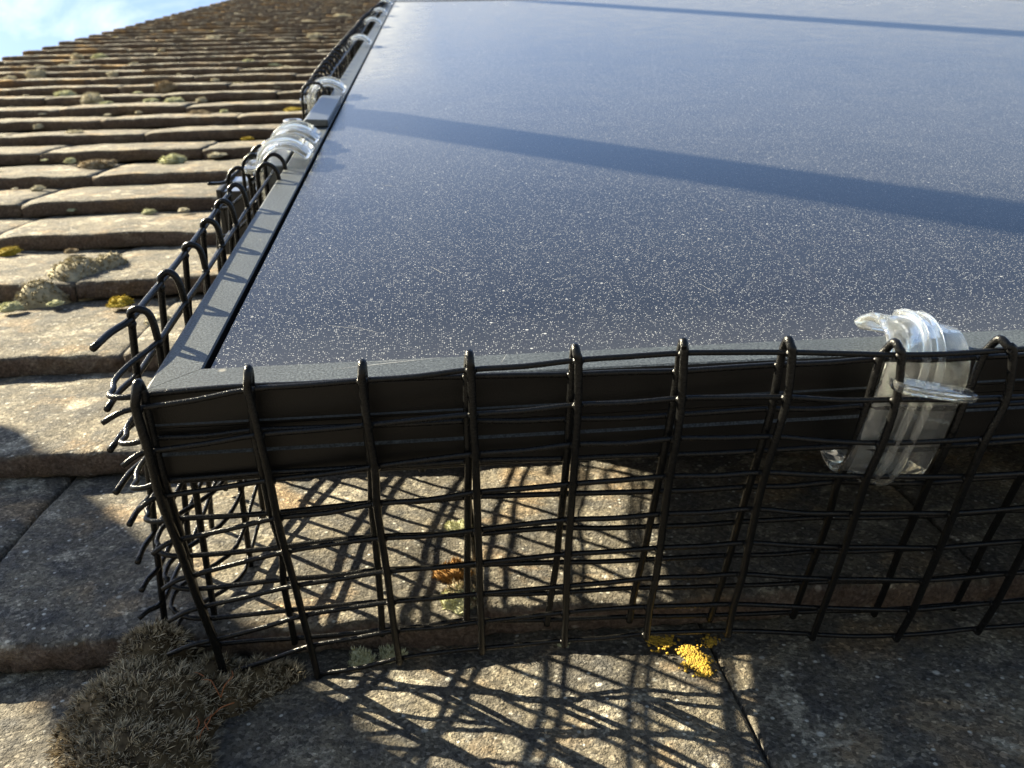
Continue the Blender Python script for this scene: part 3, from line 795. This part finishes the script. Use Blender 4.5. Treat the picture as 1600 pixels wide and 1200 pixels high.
# (pixel x, pixel y, pixel width, kind, flatness)
CU = [(259,130,36,'brown',1),(145,150,38,'grey',1),(167,157,22,'green',.7),(120,85,19,'grey',1),(156,83,25,'green',.6),(117,97,20,'grey',.9),(98,100,18,'grey',.8),(57,111,33,'grey',.9),
(62,121,14,'grey',.8),(86,123,10,'grey',1),(60,101,20,'grey',.7),(40,101,14,'grey',.7),(13,119,32,'grey',.7),(144,108,10,'grey',1),(176,112,19,'grey',.9),(210,97,16,'grey',.8),(232,90,17,'grey',.9),
(292,61,14,'grey',1),(310,81,12,'grey',1),(349,87,11,'grey',1),(388,94,24,'green',.9),(311,106,12,'grey',1),(241,107,15,'grey',.7),(252,76,12,'grey',.8),(331,54,22,'grey',.5),(332,47,16,'gold',.5),
(117,203,34,'grey',.7),(109,246,19,'green',.9),(148,247,52,'brown',.6),(268,242,39,'green',.8),(315,152,17,'grey',.9),(272,151,34,'green',.6),(235,151,24,'green',.5),(311,169,36,'brown',.5),
(350,170,15,'green',.7),(216,172,12,'grey',.7),(100,140,34,'green',.6),(59,193,17,'grey',.8),(40,147,11,'grey',.8),(335,122,14,'grey',.8),(378,128,15,'grey',.8),(386,212,18,'gold',.7),(59,288,21,'grey',.7),
(338,234,30,'grey',.4),(2,266,14,'grey',.8),(67,353,24,'grey',.4),(110,386,20,'brown',.8),(11,383,36,'gold',.6),(232,324,22,'green',.7),(287,322,20,'grey',.6),(15,470,34,'green',.8),
(187,461,42,'gold',.7),(85,466,24,'green',.6),(430,92,30,'green',.4),(447,101,26,'grey',.5),(492,54,27,'grey',.9),(436,62,20,'grey',.9),(480,29,26,'grey',.4),(533,19,30,'grey',.4),
(368,128,14,'grey',.7),(457,163,30,'gold',.3),(333,66,12,'gold',.5),(180,55,12,'gold',.4),(715,818,36,'green',.6),(708,884,46,'rust',.5),(716,926,46,'green',.5),(722,962,44,'brown',.6),
(565,1028,34,'green',.8),(612,1022,34,'green',.7),(1340,985,80,'grey',.4),(245,488,44,'grey',.5),(880,1002,20,'green',.6),(205,757,60,'gold',.35),(246,762,40,'gold',.35)]
r5 = random.Random(21)
for _ in range(200):
    x_ = r5.uniform(4, 520); y_ = r5.uniform(30, 330)
    if y_ < 112 - 0.29 * x_ + 6 or x_ > 470 - (y_ - 130) * 0.62 - 14 and y_ > 60 or x_ > 600 - (y_ * .9): continue
    if min((x_ - c[0]) ** 2 + (3 * (y_ - c[1])) ** 2 for c in CU) < 34 ** 2: continue
    if len(CU) > 100: break
    CU.append((round(x_), round(y_), r5.choice((8, 10, 12, 15, 18)), r5.choice(('grey', 'grey', 'green')), r5.choice((.2, .3, .5))))
CG = 'moss cushions growing on the roof tiles'
placed = []
for n_, (px, py, wd, kind, fl) in enumerate(CU):
    P = hit(px, py + wd * 0.22, 2, T + 8)
    if py > 985: P = hit(px, py + 6, 2, T + 2)
    r = wd / pxmm(P) / 2 * 0.92
    o = bpy.data.objects.new('moss_cushion', PROTO[kind][n_ % 3]); scene.collection.objects.link(o)
    zs = fl * r * (1.05 if py < 300 else 1.0)
    o.location = Vector((P.x, P.y, T + 6.5 if py < 985 else T)) * MM
    if kind == 'gold' and wd >= 40 and py > 700: o.location.z = (T + 1) * MM
    o.scale = (r, r * 0.9, max(zs, 0.3 * r)); o.rotation_euler = (0, 0, n_ * 1.7)
    placed.append((o, px, py, wd, kind))
# labels: say colour, size, and where it sits by tile course and neighbours
def surf_z(y):
    k = max(i for i, v in enumerate(YF) if v <= y + 1)
    g = YF[k + 1] - YF[k] if k + 1 < len(YF) else 103.4
    return T + TH - TH * max(0, y - YF[k]) / g
for (o, px, py, wd, kind) in placed:
    if 780 < py < 1040 and wd < 60:
        P = hit(px, py + 4, 2, T + 9)
        for _ in range(6): P = hit(px, py + 4, 2, surf_z(P.y) + 2)
        rr = wd / pxmm(P) / 2 * 1.15
        o.location = Vector((P.x, P.y, surf_z(P.y) - 0.5)) * MM; o.scale = (rr, rr, rr * 1.15) if py < 985 else (rr * 1.3, rr * 1.2, rr * 1.9)
def course_of(y):
    c = 0
    for i, v in enumerate(YF):
        if v - 6 <= y: c = i - 2
    return c
ORD = ['', 'first', 'second', 'third', 'fourth', 'fifth', 'sixth', 'seventh', 'eighth', 'ninth', 'tenth', 'eleventh', 'twelfth', 'thirteenth', 'fourteenth', 'fifteenth', 'sixteenth', 'seventeenth', 'eighteenth', 'nineteenth', 'twentieth']
SPECIAL = {(259,130): 'largest round brown grey moss ball high up in the middle of the tiles', (145,150): 'large pale round moss ball beside a green one on the left tiles', (167,157): 'green moss tuft touching the right side of a large pale moss ball',
 (117,203): 'pale domed moss cushion alone on a tile lip at mid height left', (268,242): 'oval whitish green moss cushion on a tile lip left of the mesh', (148,247): 'long flat brown moss strip between two greenish cushions', (109,246): 'small round greenish cushion left of a long brown moss strip',
 (187,461): 'golden moss tuft beside the tile joint and the shaggy brown moss', (11,383): 'golden orange moss filling a gap at the left photo edge', (15,470): 'pale green moss on a tile lip at the left photo edge', (85,466): 'green moss at the foot of the shaggy brown moss heap',
 (715,818): 'pale green moss tuft in the tile joint seen through the front mesh, uppermost', (708,884): 'rust orange moss in the tile joint behind the front mesh', (716,926): 'pale green moss below the rust orange moss behind the front mesh', (722,962): 'dark brown moss hanging over the tile lip behind the front mesh',
 (565,1028): 'bright green moss tuft at the foot of the mesh, left of its twin', (612,1022): 'pale green moss tuft at the foot of the third mesh wire', (1340,985): 'wide grey green moss in shade under the tile lip at the right', (245,488): 'sandy moss on the tile beneath the first side mesh loop',
 (880,1002): 'small grey green moss sprig at the foot of the fifth mesh wire', (205,757): 'golden moss strip under the tile lip left of the mesh corner', (246,762): 'golden moss behind the cut wire ends at the mesh corner', (386,212): 'small golden tuft on the tiles left of the clamp',
 (457,163): 'yellowish flat crust of moss beside the upper mesh start', (232,324): 'small pale green cushion on a tile lip above the brown joint', (287,322): 'small grey cushion near the rail end cap', (67,353): 'flat pale moss patch lying on top of a tile',
 (110,386): 'small brown tuft on a tile front right of the golden gap moss', (59,288): 'small grey cushion low on a tile front at far left', (338,234): 'flat pale moss spread beside the outer mesh loops'}
from collections import defaultdict
byc = defaultdict(list)
for rec in placed: byc[course_of(rec[0].location.y / MM)].append(rec)
for c, lst in byc.items():
    lst.sort(key=lambda r: r[1])
    for i, (o, px, py, wd, kind) in enumerate(lst):
        size = 'tiny' if wd < 13 else ('small' if wd < 20 else ('medium' if wd < 30 else 'large'))
        if (px, py) in SPECIAL: lb = SPECIAL[(px, py)]
        else:
            row = ORD[c + 2] if 0 < c + 2 < len(ORD) else 'uppermost'
            lb = '%s %s moss cushion, %s from left on the %s tile row from the bottom' % (size, KIND[kind][1], ORD[i + 1], row) if c + 2 < len(ORD) else '%s %s moss cushion far up near the roof top, %s from left there' % (size, KIND[kind][1], ORD[i + 1])
        tag(o, lb, 'moss', CG)
# shaggy heaps
def heap(name, mat, label, bumps, nt, bl, wdt, seed, bx, surf, tipk=(0.3, 1.0), lean=(0.3, -0.4)):
    global rnd
    keep = rnd; rnd = random.Random(seed)
    def hz(x, y):
        v = -9
        for (cx, cy, rx, ry, z0, h) in bumps:
            q = ((x - cx) / rx) ** 2 + ((y - cy) / ry) ** 2
            if q < 1: v = max(v, z0 + h * math.sqrt(1 - q) - (T if False else 0))
        return v + (1.8 * noise.noise(Vector((x * .16, y * .16, seed))) + 0.9 * noise.noise(Vector((x * .5, y * .5, seed))) if v > -9 else 0)
    m = MB(); m.at['tip'] = []
    N = 46; x0, x1, y0, y1 = bx
    idx = {}
    for i in range(N + 1):
        for k in range(N + 1):
            x = lerp(x0, x1, i / N); y = lerp(y0, y1, k / N); idx[i, k] = len(m.v)
            m.v.append(Vector((x, y, T + hz(x, y)))); m.at['tip'].append(0.0)
    for i in range(N):
        for k in range(N):
            q = [idx[i, k], idx[i + 1, k], idx[i + 1, k + 1], idx[i, k + 1]]
            if max(m.v[a].z for a in q) > T - 5: m.f.append(tuple(q))
    for _ in range(nt):
        x = rnd.uniform(x0, x1); y = rnd.uniform(y0, y1); z = hz(x, y)
        if z < -5: continue
        gx = hz(x + 1, y) - hz(x - 1, y); gy = hz(x, y + 1) - hz(x, y - 1)
        nn = Vector((max(-3, min(3, -gx / 2)), max(-3, min(3, -gy / 2)), 1)).normalized()
        ax = (nn + Vector((rnd.uniform(-.5, .5), rnd.uniform(-.5, .5), rnd.uniform(-.2, .4)))).normalized()
        tv = rnd.uniform(*tipk)
        for b in range(rnd.randint(5, 9)):
            d = (ax + Vector((rnd.gauss(0, .38), rnd.gauss(0, .38), rnd.gauss(0, .25)))).normalized()
            blade(m, Vector((x, y, T + z)) + Vector((rnd.uniform(-.4, .4), rnd.uniform(-.4, .4), -.3)), d, rnd.uniform(*bl), wdt, Vector((rnd.gauss(lean[0], .5), rnd.gauss(lean[1], .5), rnd.gauss(0, .3))), tv * rnd.uniform(.6, 1))
    o = m.obj(name, mat, smooth=True, origin=((x0 + x1) / 2, (y0 + y1) / 2, T))
    rnd = keep
    return o
big = heap('moss_clump', M_MBIG, '', [(-19, -4, 23, 24, -4, 24), (-15, -24, 21, 24, -4, 25), (-20, -30, 19, 22, -4, 21), (-6, 8, 20, 16, -3, 14), (8, 13, 18, 11, -3, 9), (-20, 18, 13, 14, -2, 21), (19, 17, 9, 6, -3, 4)], 6000, (1.4, 3.4), 0.30, 11, (-62, 46, -60, 38), None)
tag(big, 'big shaggy grey brown moss clump at the foot of the mesh corner', 'moss')
m = MB()
r3 = random.Random(5)
for (px, py) in ((250,1090),(285,1060),(330,1120),(205,1165),(310,1165),(190,1090),(265,1140),(235,1035),(345,1090)):
    P = hit(px, py, 2, T + 10)
    for b in range(2):
        a = r3.uniform(0, 6.3); d = Vector((math.cos(a) * .8, math.sin(a) * .8, .6))
        m.tube(spline([P, P + d * 3 + Vector((0, 0, .6)), P + d * 6 + Vector((r3.uniform(-1, 1), 0, -.3)), P + d * 8.5 + Vector((r3.uniform(-1, 1), r3.uniform(-1, 1), -2))], 3), .16, 5)
m.obj('moss_stalk', M_STALK, big)
hp = heap('moss_clump', M_MGREY, '', [(-165, 378, 20, 26, 0, 19), (-178, 352, 16, 14, 0, 14), (-150, 396, 12, 18, 3, 13)], 1500, (1.2, 2.6), 0.6, 3, (-200, -130, 330, 420), None, (0.0, 0.6))
tag(hp, 'shaggy brown moss heap spilling down over a tile joint at the left', 'moss')
# yellow lichen crust
m = MB(); r4 = random.Random(9)
for (px, py, sp, n_) in ((1088, 1035, 11, 90), (1075, 1018, 9, 45), (1040, 1003, 12, 30), (1110, 1002, 9, 18), (1100, 1048, 8, 30), (1020, 1000, 6, 12)):
    for _ in range(n_ * 5):
        x = px + r4.gauss(0, sp * .8); y = py + r4.gauss(0, sp * .5); P = hit(x, y, 2, T + 4.2)
        m.blob(P, r4.uniform(.14, .55), (1.2, 1.2, .45), 5, 3)
lc = m.obj('lichen_patch', M_LICH, None, origin=tuple(hit(1088, 1035, 2, T + 4)))
tag(lc, 'bright yellow lichen crust at the tile joint below the sixth mesh wire', 'lichen')

# ------------------------------------------------------------------ unseen poles added to throw the shadow bands, floating left of the view
def pole(a, b, r, label):
    m = MB(); a = Vector(a); b = Vector(b)
    n = (b - a).normalized(); m.tube([a, a + (b - a) * .5, b], r, 24)
    m.tube([a, a + n * 4], r + 1.5, 24)
    o = m.obj('shadow_pole', M_POLE, None, origin=tuple(a), smooth=True); tag(o, label, 'scaffold pole', 'unseen poles added to cast the shadow bands'); return o  # no real scaffold: poles added only to cast the shadow bands
def pole_from_shadow(P0, dirxy, zt, u, length, r, label, zp=0.0):
    S = Vector((-2.0, 1.58, 1.0)); a = Vector((P0[0], P0[1], zp)) + S * zt
    return pole(a, a + Vector(u).normalized() * length, r, label)
# u is chosen so that u + uz*(2,-1.58) follows the band direction
pole_from_shadow((22, 372), None, 160, (-1.05, 0.63, 1.0), 1500, 23.5, 'leaning unseen pole added to cast the shadow band on the near glass')
pole_from_shadow((300, 1640), None, 260, (-1.05, -0.25, 1.0), 2600, 26, 'leaning unseen pole added to cast the shadow band on the far glass')
pole_from_shadow((-130, 141), None, 270, (-0.5, -0.07, 1.0), 1500, 28, 'upright unseen pole added to cast the shadow on the nearest left tiles', zp=T)

# ------------------------------------------------------------------ lean everything to the roof pitch
for o in list(scene.objects):
    if o is GROUND: o.location = (0, 0, -5.2); continue
    if o.parent is None and o.type in {'MESH', 'EMPTY'}:
        mw = Matrix.LocRotScale(o.location, o.rotation_euler, o.scale)
        o.matrix_world = TILT @ mw
